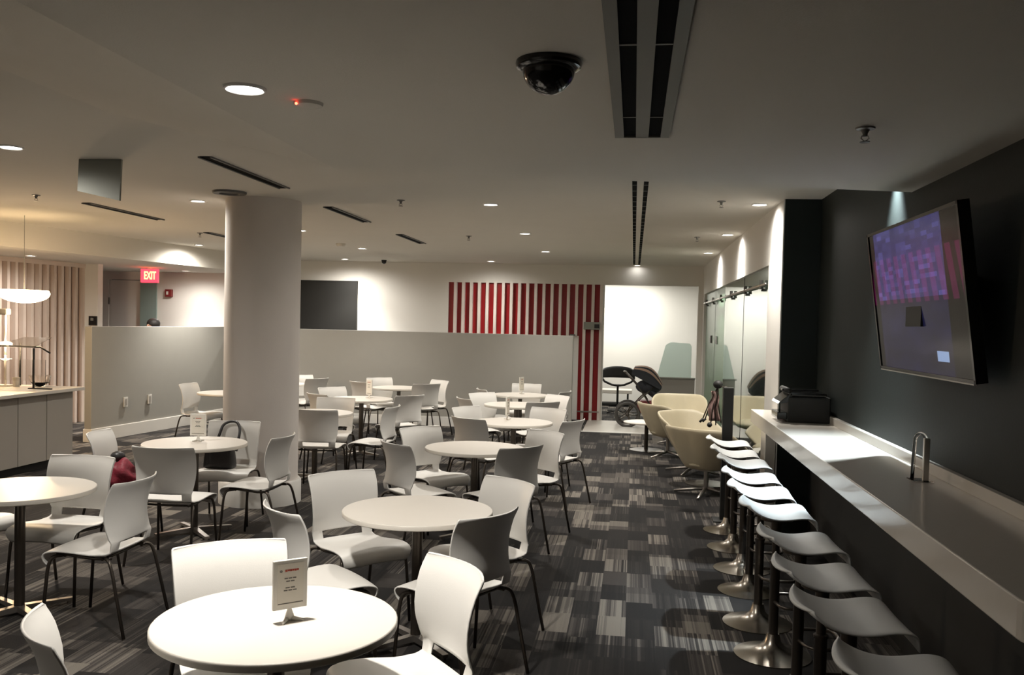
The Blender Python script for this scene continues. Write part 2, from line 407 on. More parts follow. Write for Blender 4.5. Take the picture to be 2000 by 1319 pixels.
DL=[(-1.37,3.04,HS,.062,2.25,'big bright recessed downlight right above the nearest table'),
 (-1.36,5.74,HC,.062,.4,'recessed downlight hidden above the edge of the soffit, over the second table'),
 (-1.36,8.43,HC,.062,1.0,'recessed downlight above the third table of the central row'),
 (-1.36,11.13,HC,.062,1.0,'recessed downlight midway between the camera dome and the red slat wall'),
 (-1.37,13.84,HC,.062,1.0,'recessed downlight above the farthest table of the central row'),
 (-4.20,5.65,HC,.068,1.0,'recessed downlight at the left edge of the photo, beside the grey hanging panel'),
 (-4.20,8.30,HC,.062,.9,'recessed downlight just left of the round column'),
 (-4.20,11.03,HC,.058,1.0,'recessed downlight just right of the round column'),
 (-4.22,13.70,HC,.062,1.0,'recessed downlight in front of the black board, larger of two there'),
 (-5.30,16.15,HC,.062,1.8,'recessed downlight close to the wall above the black board'),
 (-2.58,16.17,HC,.062,.5,'recessed downlight close to the wall above the red slats'),
 (-6.78,13.45,HC,.062,2.6,'recessed downlight left of the column above the half-height partition'),
 (-7.95,15.3,HS,.062,1.2,'recessed downlight in the low ceiling right of the exit sign'),
 (-8.50,11.86,HS,.062,.8,'recessed downlight in the low ceiling above the blush slat screen'),
 (1.08,8.33,HC,.062,1.6,'recessed wall-washer beside the near end of the glass storefront'),
 (1.07,11.02,HC,.062,1.5,'recessed wall-washer over the middle of the glass storefront'),
 (1.06,13.72,HC,.062,1.5,'recessed wall-washer over the far end of the glass storefront'),
 (.03,16.72,HC,.06,0,'small light at the far end of the ceiling air slot')]
for i_,(x,y,z,r,pw_,lb) in enumerate(DL): downlight(x,y,z,r,PW*pw_,lb,wide=.1 if i_==0 else (.35 if 'washer' in lb else None),tilt=(18,2) if i_==0 else (0,0))
# unseen lamps added on the same grid to raise the room's ambient light
for x,y,z in [(-4.2,2.9,HC),(-4.2,.2,HC),(-7.0,2.9,HC),(-7.0,.2,HC),(-7.0,5.65,HC),(-4.2,-2.2,HC),(-7.0,-2.2,HC)]:
    downlight(x,y,z,.062,PW*.42,'added unseen downlight on the lamp grid, for ambient light',grp='added downlights outside the view')
# narrow spot near the dark wall, over the counter
t=downlight(1.485,5.75,HC,.045,0,'small spot in the recess above the television',grp='spots over the counter')
L=bpy.data.lights.new('counter_spot','SPOT'); L.energy=420; L.color=(.84,.95,1); L.spot_size=R(66); L.spot_blend=.95; L.shadow_soft_size=.03
o=bpy.data.objects.new('lamp',L); COL.objects.link(o); o.parent=t; o.location=(-.005,0,-.03); o.rotation_euler=(0,R(5),0)

def air_slot(x0,y0,y1,z,label,w=.20):
    t=empty('linear_air_slot',(x0+w/2,(y0+y1)/2,z)); tag(t,label,'air vent','linear ceiling air slots')
    g=MB(); e=.037
    g.box(x0,x0+e,y0,y1,z-.012,z); g.box(x0+w-e,x0+w,y0,y1,z-.012,z); g.box(x0+w/2-.026,x0+w/2+.026,y0,y1,z-.012,z); g.box(x0+e,x0+w-e,y1-.012,y1,z-.012,z)
    rel(g,t).build('frame','slotframe' if z<2.7 else 'ceiling',t)
    rel(MB().box(x0+e,x0+w-e,y0,y1-.012,z-.004,z-.001),t).build('slot','slot',t)
    b=MB(); yy=y0+.1
    while yy<y1-.05:
        b.box(x0+e,x0+w/2-.026,yy,yy+.012,z-.007,z-.004); b.box(x0+w/2+.026,x0+w-e,yy,yy+.012,z-.007,z-.004); yy+=.32 if z>2.7 else .9
    rel(b,t).build('louvre','grille' if z<2.7 else 'panelgrey',t)
air_slot(-.10,1.6,3.86,HS,'wide double air slot in the soffit, coming towards the camera',w=.225)
air_slot(-.08,5.5,16.55,HC,'long double air slot running to the back wall beyond the soffit')
def narrow(x,y0,y1,label,w=.075):
    t=empty('ceiling_vent',(x,(y0+y1)/2,HC)); tag(t,label,'air vent','narrow dark ceiling slots')
    rel(MB().box(x-w/2,x+w/2,y0,y1,HC-.006,HC),t).build('slot','slot',t)
    rel(MB().box(x+w/2,x+w/2+.014,y0,y1,HC-.012,HC).box(x-w/2-.014,x-w/2,y0,y1,HC-.012,HC),t).build('flange','grille',t)
narrow(-2.99,6.0,7.45,'narrow dark ceiling slot between the sprinkler and the column')
narrow(-5.49,8.5,9.95,'narrow dark ceiling slot under the grey hanging panel')
narrow(-3.03,8.68,10.0,'narrow dark ceiling slot to the right of the column, nearer one')
narrow(-3.02,11.4,12.7,'narrow dark ceiling slot to the right of the column, farther one')
narrow(-5.64,11.4,12.7,'narrow dark ceiling slot cut off by the left side of the column')
t=smooth_ang(MB().lathe([(.15,0),(.145,-.018),(.09,-.02),(.085,-.006),(.0001,-.006)],0,0,28).build('round_vent','grille',loc=(-3.60,7.70,HC))); tag(t,'small round dark vent on the ceiling at the column head','air vent')

def sprinkler(x,y,z,label):
    t=empty('sprinkler',(x,y,z)); t.scale=(.85,.85,.75); tag(t,label,'sprinkler','ceiling sprinkler heads')
    smooth_ang(MB().lathe([(.045,0),(.043,-.008),(.02,-.012),(.012,-.03),(.010,-.045)],0,0,20).build('escutcheon','grille',t))
    f=MB(); f.tube([(-.012,0,-.04),(-.018,0,-.055),(0,0,-.072)],.003,6); f.tube([(.012,0,-.04),(.018,0,-.055),(0,0,-.072)],.003,6); f.build('frame_arms','steel',t)
    smooth_ang(MB().lathe([(.0001,-.070),(.022,-.072),(.024,-.076),(.0001,-.077)],0,0,16).build('deflector','grille',t))
for x,y,z,lb in [(-2.21,5.22,HC,'sprinkler head below the bright downlight'),(.88,3.74,HS,'sprinkler head in the soffit near the dark wall'),
  (-5.66,7.97,HC,'sprinkler head at the far left, right of the low ceiling'),(-2.16,8.18,HC,'sprinkler head between column and the central downlights'),
  (-2.14,11.54,HC,'sprinkler head farther back, in front of the red slats'),(.73,8.14,HC,'sprinkler head beside the nearest wall-washer'),
  (.74,11.36,HC,'sprinkler head beside the middle wall-washer'),(-5.79,11.51,HC,'sprinkler head just left of the column')]:
    sprinkler(x,y,z,lb)
# camera dome
t=empty('dome_camera',(-.279,2.78,HS)); tag(t,'black security camera dome on the soffit','camera')
smooth_ang(MB().lathe([(.100,0),(.102,-.008),(.098,-.020),(.082,-.028)],0,0,48).build('housing','gloss_black',t))
MB().sphere((0,0,-.022),.081,.081,.078,32,14,-.999,0).build('dome','gloss_black',t,smooth=True)
t=empty('smoke_detector',(-1.22,3.26,HS)); tag(t,'flat ceiling detector with a red light beside the bright downlight','smoke detector')
smooth_ang(MB().lathe([(.055,0),(.052,-.012),(.03,-.018),(.0001,-.018)],0,0,28).build('cover','ceiling',t))
MB().sphere((-.03,-.045,-.013),.005,n=10,m=6).build('indicator_light','led',t)
t=empty('small_camera',(-4.6,16.3,HC)); tag(t,'tiny black camera on the ceiling near the back wall','camera')
MB().cyl(0,0,-.02,0,.05,20).sphere((0,0,-.03),.045,n=16,m=8).build('body','gloss_black',t,smooth=True)
t=empty('smoke_detector',(-4.3,12.9,HC)) ; tag(t,'white ceiling detector farther back above the middle tables','smoke detector')
smooth_ang(MB().lathe([(.07,0),(.07,-.02),(.05,-.045),(.0001,-.05)],0,0,24).build('cover','ceiling',t))
# grey hanging panel
t=empty('hanging_panel',(-3.84,6.1,2.6)); tag(t,'plain grey-green square panel hanging under the ceiling at upper left','panel')
q=MB(); P=[(-4.0,6.1,2.878),(-3.672,6.1,2.878),(-3.684,6.1,2.583),(-4.009,6.1,2.651)]
q.add(P+[(x,y+.02,z) for x,y,z in P],[(0,3,2,1),(4,5,6,7),(0,1,5,4),(1,2,6,5),(2,3,7,6),(3,0,4,7)]); rel(q,t).build('panel','panelgrey',t)

# ------------------------------------------------------------ bar counter
t=empty('bar_counter',(1.3,5.4,0)); tag(t,'long pale bar counter along the dark wall','counter')
def rr(x0,x1,y0,y1,r,corners):
    pts=[]
    for (cx,cy,a0,key) in ((x0,y0,180,'a'),(x1,y0,270,'b'),(x1,y1,0,'c'),(x0,y1,90,'d')):
        if key in corners:
            ox=cx+r if cx==x0 else cx-r; oy=cy+r if cy==y0 else cy-r
            for k in range(7): a=R(a0+15*k); pts.append((ox+r*math.cos(a),oy+r*math.sin(a)))
        else: pts.append((cx,cy))
    return pts
rel(MB().prism(rr(1.06,1.545,2.52,7.99,.10,'a')[:9]+[(1.545,7.99),(1.236,7.99),(1.236,8.31),(1.06,8.31)],.937,1.05),t).build('countertop','counter',t,bevel=.005)
rel(MB().box(1.515,1.549,2.52,7.994,1.05,1.108),t).build('backsplash','counter',t,bevel=.003)
rel(MB().box(1.525,1.549,2.60,7.99,0,.936),t).build('back_panel','black',t)
rel(MB().box(1.15,1.235,8.0,8.28,0,.937),t).build('end_panel','counter',t,bevel=.003)

# stools
def make_stool():
    t=empty('bar_stool')
    prof=[(-.205,.052),(-.190,.062),(-.165,.050),(-.12,.020),(-.07,.002),(-.01,-.006),(.05,.002),(.10,.012),(.145,.012),(.175,-.004),(.195,-.035),(.203,-.058)]
    wid=[.155,.172,.186,.196,.202,.205,.206,.206,.205,.202,.197,.192]
    n=len(prof)-1
    def fn(u,v):
        i=u*n; i0=min(int(i),n-1); f=i-i0
        y=prof[i0][0]*(1-f)+prof[i0+1][0]*f; z=prof[i0][1]*(1-f)+prof[i0+1][1]*f; w=wid[i0]*(1-f)+wid[i0+1]*f
        s=v*2-1
        y2=y+ (.035*s*s if u<.15 else 0) - (.02*s*s if u>.85 else 0)
        return (w*s, y2, z+.012*abs(s)**2.5)
    MB().grid(fn,n,8).build('seat','stool',t,solid=.014,sub=2,smooth=True)
    smooth_ang(MB().cyl(0,0,-.030,-.008,.085,24).cyl(0,0,-.12,-.03,.028,20).build('seat_plate','leg',t))
    return t
stool=make_stool()
stool_h=.76
def stool_lower(t,h):
    # pole, sleeve, base and footrest for a seat at height h (t is at seat height 0 on the floor)
    smooth_ang(MB().lathe([(.205,0),(.205,.006),(.17,.013),(.12,.024),(.075,.043),(.045,.075),(.033,.12)],0,0,40).build('base','chrome',t))
    smooth_ang(MB().lathe([(.026,.12),(.026,.50),(.030,.505),(.030,.515),(.020,.52),(.020,h-.10)],0,0,20).build('pole','leg',t))
    MB().tube(arc_path([(-.03,0,.30),(-.14,.02,.30),(-.14,.20,.30),(.14,.20,.30),(.14,.02,.30),(.03,0,.30)],.06,5),.009,8).build('footrest','leg',t,smooth=True)
seatkids=kids(stool)
for o in seatkids: o.location.z=stool_h
stool_lower(stool,stool_h)
SY=[(8.05,.75),(7.43,.748),(6.78,.765),(6.22,.752),(5.55,.775),(5.02,.77),(4.42,.745),(3.84,.742),(3.31,.75),(2.72,.752)]
SX=[.855,.84,.835,.815,.785,.795,.815,.80,.785,.81]
SL=['white bar stool farthest along the counter, beside the black post','second bar stool from the far end of the counter','third bar stool from the far end, front edge in grey shade','fourth bar stool from the far end, brightly lit seat',
 'fifth bar stool from the far end, overlapping the sixth','sixth bar stool from the far end, half hidden by the fifth','fifth bar stool from the camera, pale grey in the shade','fourth bar stool from the camera in dim light',
 'third bar stool from the camera, dark grey seat in shadow','bar stool nearest the camera, cut off by the bottom edge']
SL[7]='third bar stool from the camera, in dim light below the clear stand'; SL[6]='fourth bar stool from the camera, grey seat above the thin footrest'; SL[8]='second bar stool from the camera, whole dark grey seat visible'; SL[5]='fifth bar stool from the camera, partly under the seat behind it'; SL[4]='sixth bar stool from the camera, brightly lit seat tip'
SL[3]='seventh bar stool from the camera, brightly lit with a gap behind it'
for (y,h),x,lb in zip(SY,SX,SL):
    o=place(stool,(x,y,h-stool_h-.0),-PI/2+R(random.uniform(-3,3)),lb,'bar stool','bar stools along the counter')
    o.location.z=0
    for c in kids(o):
        if c.name.startswith('seat'): c.location.z=h
# black post
t=empty('black_post',(.875,8.47,0)); tag(t,'slim black square post standing at the end of the stool row','post')
MB().box(-.046,.046,-.03,.03,.01,1.228).build('shaft','black',t,bevel=.006)
MB().box(-.11,.11,-.11,.11,0,.012).build('base_plate','black',t,bevel=.003)

# printer
t=empty('printer',(1.33,7.40,1.051)); tag(t,'black desktop printer on the far end of the bar counter','printer')
MB().box(-.13,.19,-.18,.19,.0,.20).build('body','black',t,bevel=.012)
MB().box(-.12,.16,-.17,.18,.205,.232).build('lid','gloss_black',t,bevel=.008)
q=MB(); q.add([(-.19,-.17,.16),(-.19,.17,.16),(-.10,.17,.235),(-.10,-.17,.235),(-.205,-.17,.14),(-.205,.17,.14),(-.10,.17,.16),(-.10,-.17,.16)],[(0,1,2,3),(4,7,6,5),(0,3,7,4),(1,5,6,2),(0,4,5,1),(3,2,6,7)]); q.build('control_panel','gloss_black',t,bevel=.003)
MB().box(-.205,-.13,-.15,.15,.02,.075).build('paper_tray','gloss_black',t,bevel=.006)
MB().tube([(-.125,-.16,.245),(-.125,.16,.245)],.022,12).build('roller_cover','black',t,smooth=True)
MB().box(-.16,.12,-.06,.0,.24,.252).build('feed_ridge','gloss_black',t,bevel=.004)

# clear stand
t=empty('clear_stand',(1.40,4.61,1.051)); tag(t,'clear acrylic stand bent like an upside-down U on the counter','stand')
MB().tube(arc_path([(.02,-.012,.004),(.018,-.005,.215),(-.002,.01,.235),(-.022,.028,.21),(-.03,.03,.004)],.03,5),.009,10).build('bent_rod','clear',t,smooth=True)
MB().box(.006,.034,-.022,.0,.0,.21).build('upright','led_strip',t,bevel=.004)
MB().box(-.05,.05,-.045,.05,0,.006).build('foot','clear',t,bevel=.002)

# television
P=dict(bx=1.448,tx=1.342,z0=1.557,z1=2.335,y0=4.06,y1=5.56)
t=empty('television',(1.40,4.81,1.95)); tag(t,'wall-mounted flat television tilted forward on the dark wall','television')
ax=Vector((P['tx']-P['bx'],0,P['z1']-P['z0'])); H=ax.length; ax.normalize(); nrm=Vector((-ax.z,0,ax.x)) # points to the room
def tvbox(y0,y1,a0,a1,d0,d1):
    o=Vector((P['bx'],0,P['z0'])); pts=[]
    for a in (a0,a1):
        for (y,dd) in ((y0,d0),(y1,d0),(y1,d1),(y0,d1)):
            p=o+ax*a+nrm*dd; pts.append((p.x,y,p.z))
    b=MB(); b.hexa(pts); b.v=[(x-1.40,y-4.81,z-1.95) for x,y,z in b.v]; return b
fr=tvbox(4.06,5.56,0,H,-.045,-.004)
for args in ((4.06,4.082,0,H),(5.538,5.56,0,H),(4.06,5.56,0,.016),(4.06,5.56,H-.016,H)):
    b=tvbox(*args,-.004,.006); fr.add(b.v,b.f)
fr.build('bezel','gloss_black',t)
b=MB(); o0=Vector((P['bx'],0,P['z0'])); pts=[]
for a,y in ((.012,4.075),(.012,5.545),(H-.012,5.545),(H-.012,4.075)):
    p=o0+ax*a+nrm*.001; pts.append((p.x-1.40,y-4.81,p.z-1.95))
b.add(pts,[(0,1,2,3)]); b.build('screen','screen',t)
tvbox(4.30,5.32,.10,H-.14,-.085,-.045).build('rear_housing','black',t,bevel=.01)
tvbox(4.08,5.54,-.006,.0,-.004,.008).build('silver_lip','led_strip',t)
q=MB(); q.box(1.40,1.549,4.70,4.95,1.80,2.10); q.v=[(x-1.40,y-4.81,z-1.95) for x,y,z in q.v]; q.build('wall_bracket','black',t)

# ------------------------------------------------------------ dining chairs
def make_chair():
    t=empty('dining_chair')
    prof=[(.236,.388),(.244,.412),(.236,.438),(.205,.456),(.14,.462),(.05,.450),(-.04,.436),(-.095,.434),(-.130,.441),(-.152,.453),(-.166,.466),(-.184,.510),(-.188,.530),(-.191,.57),(-.192,.62),(-.199,.70),(-.220,.78),(-.243,.826),(-.249,.840),(-.251,.845)]
    wid=[.205,.216,.225,.229,.228,.222,.212,.205,.202,.201,.200,.203,.206,.211,.217,.222,.226,.227,.225,.222]
    # finer rows by Catmull-Rom, keeping the two slot rows as they are
    rows=[]; n0=len(prof)
    for i in range(n0-1):
        a0=(*prof[max(i-1,0)],wid[max(i-1,0)]); a1=(*prof[i],wid[i]); a2=(*prof[i+1],wid[i+1]); a3=(*prof[min(i+2,n0-1)],wid[min(i+2,n0-1)])
        for k in range(1 if i in (10,) else 2):
            q=k/2; rows.append(tuple(.5*((2*p1)+(-p0+p2)*q+(2*p0-5*p1+4*p2-p3)*q*q+(-p0+3*p1-3*p2+p3)*q**3) for p0,p1,p2,p3 in zip(a0,a1,a2,a3))+(i+q,))
    rows.append((*prof[-1],wid[-1]-.004,n0-1)); rows[-2]=(rows[-2][0],rows[-2][1],rows[-2][2]-.001,rows[-2][3])
    n=len(rows)-1; slot=[k for k,r_ in enumerate(rows) if r_[3]==10][0]
    cols=[-1,-.985,-.93,-.82,-.67,-.52,-.36,-.18,0,.18,.36,.52,.67,.82,.93,.985,1]
    def fn(u,v):
        y,z,w,i=rows[round(u*n)]; s=cols[round(v*(len(cols)-1))]
        back=max(0,min(1,(i-9)/6)); back=back*back*(3-2*back)
        y+=back*.068*(s*s)-.004*back
        if i<5: z+=-.016*(s*s)*(1-i/5)
        k_=max(0,1-abs(i-7)/3.2); z+=.014*abs(s)**3*k_
        if i<3: y-= .03*abs(s)**4*(1-i/3)
        return (w*s,y,z)
    nv=len(cols)-1
    MB().grid(fn,n,nv,skip=lambda i,j: i==slot and 4<=j<=nv-5).build('seat_shell','plastic',t,solid=.009,smooth=True)
    f=MB()
    for s in (-1,1):
        f.tube([(s*.175,.17,.438),(s*.18,.05,.430),(s*.18,-.06,.420),(s*.172,-.15,.425)],.009,8)
    f.tube([(-.18,.12,.428),(0,.12,.424),(.18,.12,.428)],.008,8); f.tube([(-.18,-.10,.418),(0,-.10,.414),(.18,-.10,.418)],.008,8)
    f.build('seat_frame','leg',t,smooth=True)
    for s in (-1,1):
        MB().tube(arc_path([(s*.176,.13,.430),(s*.205,.185,.425),(s*.215,.20,.36),(s*.228,.228,.006)],.035,4),.0095,8).build('leg','leg',t,smooth=True)
        MB().tube(arc_path([(s*.176,-.11,.424),(s*.214,-.16,.425),(s*.222,-.185,.36),(s*.238,-.265,.006)],.035,4),.0095,8).build('leg','leg',t,smooth=True)
    return t
chair=make_chair()
CG='white moulded dining chairs around the tables'
# (x, y of the backrest centre, facing in degrees, label)
CHS=[
(-1.61,3.49,-55,'white chair behind the nearest table, its broad backrest left of the framed card'),
(-.64,3.36,-141,'large white chair at the right side of the nearest table, seen from the front'),
(-1.71,2.45,38,'chair cut off at the bottom left corner, only its curved backrest showing'),
(-1.73,5.27,-42,'white chair facing the camera at upper left of the second table in the central row'),
(-1.69,4.21,43,'chair seen from behind, between the nearest table and the second table'),
(-.69,5.26,-132,'white chair facing the camera at upper right of the second table in the central row'),
(-.66,4.32,149,'shadowed chair seen from behind at lower right of the second table, overlapping the table edge'),
(-1.83,7.70,-38,'white chair facing the camera at upper left of the third table in the central row'),
(-1.78,6.67,45,'brown-shaded chair seen from behind at lower left of the third table'),
(-.71,7.75,-133,'white chair facing the camera at right of the third table in the central row'),
(-.80,6.73,140,'dark-shaded chair with its back to the camera at lower right of the third table'),
(-1.80,9.72,-32,'pale chair facing the camera at upper left of the fourth table, behind its thin card'),
(-1.57,8.60,57,'shaded chair seen from behind at lower left of the fourth table'),
(-.89,9.88,-116,'pale chair facing the camera at upper right of the fourth table'),
(-.54,8.76,155,'grey chair seen from behind at right of the fourth table, beside the aisle'),
(-1.96,11.72,-40,'pale chair facing the camera at upper left of the fifth table'),
(-2.04,10.84,32,'chair seen from behind at lower left of the fifth table, mostly hidden'),
(-.94,11.73,-134,'pale chair facing the camera at upper right of the fifth table'),
(-1.03,10.67,125,'dark-shaded chair seen from behind at lower right of the fifth table'),
(-1.60,13.78,-88,'white chair behind the farthest table of the central row, facing the camera'),
(-2.08,12.42,25,'chair edge showing to the left of the farthest table of the central row'),
(-.90,12.45,165,'chair edge showing to the right of the farthest table, near the red slats'),
(-4.02,14.08,-47,'white chair facing the camera behind the far table against the half-height wall'),
(-4.03,13.06,60,'brown-shaded chair left of the far table, behind the standing card'),
(-3.00,13.07,129,'grey chair seen from behind at right of the far table against the half-height wall'),
(-2.98,13.93,-131,'pale chair at the far right of the far table, turned to the left'),
(-4.03,11.80,-35,'pale chair facing the camera at upper left of the table beyond the column'),
(-3.86,10.73,53,'chair seen from behind, top edge only, in front of the table with a standing card'),
(-2.72,10.96,142,'blue-grey chair seen from behind at right of the table with a standing card'),
(-3.44,10.26,-84,'pale chair facing the camera just behind the small table right of the column'),
(-3.18,8.83,95,'grey chair with its back to the camera, directly right of the column'),
(-2.54,9.48,176,'chair seen side-on at the right of the small table beyond the column'),
(-5.35,14.10,-43,'pale chair half hidden by the column, near the back partition'),
(-4.82,13.48,150,'grey chair with curved back next to the column near the back partition'),
(-3.25,5.94,93,'brown-shaded chair with its back to the camera, left of the column'),
(-3.47,7.60,-81,'white chair holding a black bag behind the table left of the column'),
(-2.70,6.81,179,'chair seen from behind, overlapping the foot of the column'),
(-4.13,6.57,10,'pale chair left of the table with a card, a red bag beside it'),
(-3.50,5.42,-91,'white chair facing the camera behind the table at the left edge'),
(-2.76,4.78,180,'grey chair with curved back at the right of the table at the left edge'),
(-3.72,3.80,50,'chair at the bottom left edge, only seat corner and legs in view'),
(-4.36,5.22,-15,'chair at the left edge, only the front of its seat showing behind the table leg'),
(-6.00,11.62,-4,'chair seen side-on against the half-height partition left of the column'),
]
for x,y,a,lb in CHS:
    a=R(a); cx=x+.20*math.cos(a); cy=y+.20*math.sin(a)
    place(chair,(cx,cy,0),a-PI/2,lb,'chair',CG)

# ------------------------------------------------------------ tables
def make_table(D=.82):
    t=empty('round_table'); r=D/2
    b=MB(); b.mi=0; b.lathe([(r-.004,.740),(.0001,.7401)],0,0,72)
    b.mi=1; b.lathe([(.0001,.7115),(r-.006,.7115),(r,.716),(r,.736),(r-.004,.740)],0,0,72)
    smooth_ang(b.build('tabletop',['table','edge'],t),50)
    smooth_ang(MB().cyl(0,0,.035,.70,.029,24).cyl(0,0,.700,.7115,.14,28).build('pedestal','leg',t))
    for k in range(4):
        a=R(45+90*k)+R(8)
        f=MB(); c,s=math.cos(a),math.sin(a); w=.022
        pts=[]
        for (d,z0,z1,ww) in ((0.0,.018,.055,w),(.31,.018,.034,w*.8)):
            for sg in (-1,1):
                for z in (z0,z1): pts.append((c*d-s*ww*sg, s*d+c*ww*sg, z))
        f.add(pts,[(0,1,3,2),(4,6,7,5),(0,4,5,1),(2,3,7,6),(1,5,7,3),(0,2,6,4)])
        f.cyl(c*.29,s*.29,0,.02,.016,12)
        f.build('foot','steel',t)
    return t
table=make_table()
TB=[(-1.18,2.93,'brightly lit round white table nearest the camera, holding a framed card'),
(-1.14,4.81,'empty round white table, second in the central row'),
(-1.27,7.33,'empty round white table, third in the central row'),
(-1.22,9.38,'round table, fourth in the central row, with a card seen edge-on'),
(-1.45,11.38,'round table, fifth in the central row, behind a thin upright card'),
(-1.60,12.98,'round table, farthest in the central row, in front of the half-height wall'),
(-3.56,13.58,'far round table against the half-height wall, left of the middle'),
(-3.50,11.45,'round table with a standing card beyond the column'),
(-3.44,9.55,'small round table edge showing right of the column behind a chair'),
(-5.47,13.55,'round table mostly hidden by the column, near the back partition'),
(-3.50,6.92,'round white table in front of the column with an upright card'),
(-3.52,4.83,'round white table at the left edge, warmly lit'),
(-5.42,11.65,'round table just left of the column against the half-height partition')]
for x,y,lb in TB: place(table,(x,y,0),R(random.uniform(-20,20)),lb,'table','round white cafe tables')

# menu cards
def card(x,y,z,rz,label,w=.125,h=.185,z0=.045):
    t=empty('table_sign',(x,y,z),rz); tag(t,label,'sign','upright cards on the tables')
    f=MB(); f.box(-w/2,w/2,-.006,.006,z0,z0+h); f.build('frame','acry',t,bevel=.002)
    cd_=MB().box(-w/2+.014,w/2-.014,-.0075,-.006,z0+.016,z0+h-.012).build('card','paper',t)
    tx=MB(); zc=z0+h
    for dz,hw,nn in ((.052+.008,.022,3),(.062+.008,.016,2),(.092,.018,2),(.101,.024,3)):
        xx=-hw
        for i in range(nn):
            wd=2*hw/nn*.82; tx.box(xx,xx+wd,-.0082,-.0075,zc-dz-.004,zc-dz); xx+=2*hw/nn
    tx.box(-w/2+.016,w/2-.016,-.0082,-.0075,z0+.019,z0+.0225)
    tx.cyl(0,0,0,0.001,.001,6)
    tx.build('small_print','ink',cd_)
    q=MB(); 
    q.add([(.005*math.cos(a)-.034,-.0083,zc-.036+.005*math.sin(a)) for a in [k*PI/6 for k in range(12)]],[tuple(range(12))]); q.build('round_mark','ink',cd_)
    q=MB()
    for i,(a,b_) in enumerate(((-.020,-.012),(-.011,-.004),(-.003,.004),(.005,.013),(.014,.020),(.021,.028))): q.box(a,b_,-.0083,-.0075,zc-.039+.001*(i%2),zc-.032)
    q.build('red_heading','inkred',cd_)
    st=MB(); st.hexa([(-.018,-.006,.006),(.018,-.006,.006),(.018,.006,.006),(-.018,.006,.006),(-.006,-.004,z0+.002),(.006,-.004,z0+.002),(.006,.004,z0+.002),(-.006,.004,z0+.002)])
    st.build('stem','acry',t,bevel=.002)
    ft_=MB(); ft_.tube([(-.01,0,.008),(-.035,-.035,.005)],.007,8,rs=[.008,.004]); ft_.tube([(.01,0,.008),(.04,-.03,.005)],.007,8,rs=[.008,.004]); ft_.tube([(0,0,.008),(.03,.045,.005)],.007,8,rs=[.008,.004])
    ft_.build('feet','acry',t,smooth=True)
card(-1.135,2.93,.740,R(42),'white framed card with a red heading on the nearest table',.120,.168,.042)
card(-3.52,7.01,.740,R(4),'upright card on the table in front of the column',.135,.18)
card(-3.42,11.53,.740,R(-25),'upright card on the table beyond the column',.10,.20)
card(-1.31,9.55,.740,R(82),'thin card seen edge-on on the fourth table of the central row',.12,.20)
card(-1.60,13.10,.740,R(68),'upright card on the farthest table of the central row',.13,.20)

# bags
t=empty('black_bag',(-3.50,7.37,.455)); tag(t,'black bag on the chair behind the table in front of the column','bag')
MB().hexa([(-.14,-.075,0),(.14,-.075,0),(.14,.075,0),(-.14,.075,0),(-.125,-.05,.21),(.125,-.05,.20),(.125,.05,.20),(-.125,.05,.21)]).build('bag_body','bagblack',t,bevel=.035,sub=1,smooth=True)
MB().tube(arc_path([(-.10,.09,.15),(-.07,.20,.36),(-.02,.225,.388),(.05,.225,.388),(.10,.18,.33),(.11,.08,.15)],.05,5),.012,8).build('strap','bagblack',t,smooth=True)
t=empty('red_bag',(-3.84,6.40,.45)); tag(t,'crumpled red and dark patterned bag on the chair seat left of the column table','bag')
b=MB()
rnd=random.Random(3)
b.sphere((0,0,.10),.13,.11,.115,36,22)
b.v=[(x*(1+.16*math.sin(23*y+31*z)+.07*math.sin(61*z+3)),y*(1+.18*math.cos(27*z+25*x)),z*(1+.10*math.sin(40*x+33*y))) for x,y,z in b.v]
b.build('bag_body','bagred',t,sub=1,smooth=True)
MB().sphere((-.03,.02,.235),.055,.05,.04,14,8).build('bag_flap','bagblack',t,smooth=True)

# ------------------------------------------------------------ lounge corner
def make_lounge():
    t=empty('lounge_chair')
    def fn(u,v):
        s=u*2-1; th=s*R(112)
        top=.74-(max(0,abs(s)-.42)/.58)**1.3*.24
        z=.29+(top-.29)*v
        r=.18+.215*v**.8+ (.02*abs(s)*v)
        k=1+.10*abs(math.sin(2*th))   # squarer in plan
        return (r*k*math.sin(th), -r*k*math.cos(th)*.95, z)
    MB().grid(fn,28,8).build('shell','cream',t,solid=.035,sub=1,smooth=True)
    MB().sphere((0,.07,.345),.265,.31,.08,32,10).build('seat_cushion','cream',t,smooth=True)
    smooth_ang(MB().cyl(0,0,.06,.30,.024,20).cyl(0,0,.265,.285,.10,24).build('pedestal','steel',t))
    for k in range(4):
        a=R(20+90*k); c,s=math.cos(a),math.sin(a)
        MB().tube([(0,0,.075),(c*.15,s*.15,.05),(c*.34,s*.34,.018)],.014,8,rs=[.02,.017,.012]).build('leg','steel',t,smooth=True)
    return t
lounge=make_lounge()
place(lounge,(.80,9.72,0),R(-38),'cream bucket lounge chair nearest the bar stools, back to the camera','lounge chair','cream lounge chairs by the glass wall')
place(lounge,(.75,11.15,0),R(-135),'cream bucket lounge chair in the middle, showing its pale inside','lounge chair','cream lounge chairs by the glass wall')
place(lounge,(.50,12.45,0),R(-62),'brown-shaded lounge chair beside the low round table','lounge chair','cream lounge chairs by the glass wall')
place(lounge,(.72,13.90,0),R(180),'farthest cream lounge chair, only its backrest showing','lounge chair','cream lounge chairs by the glass wall')
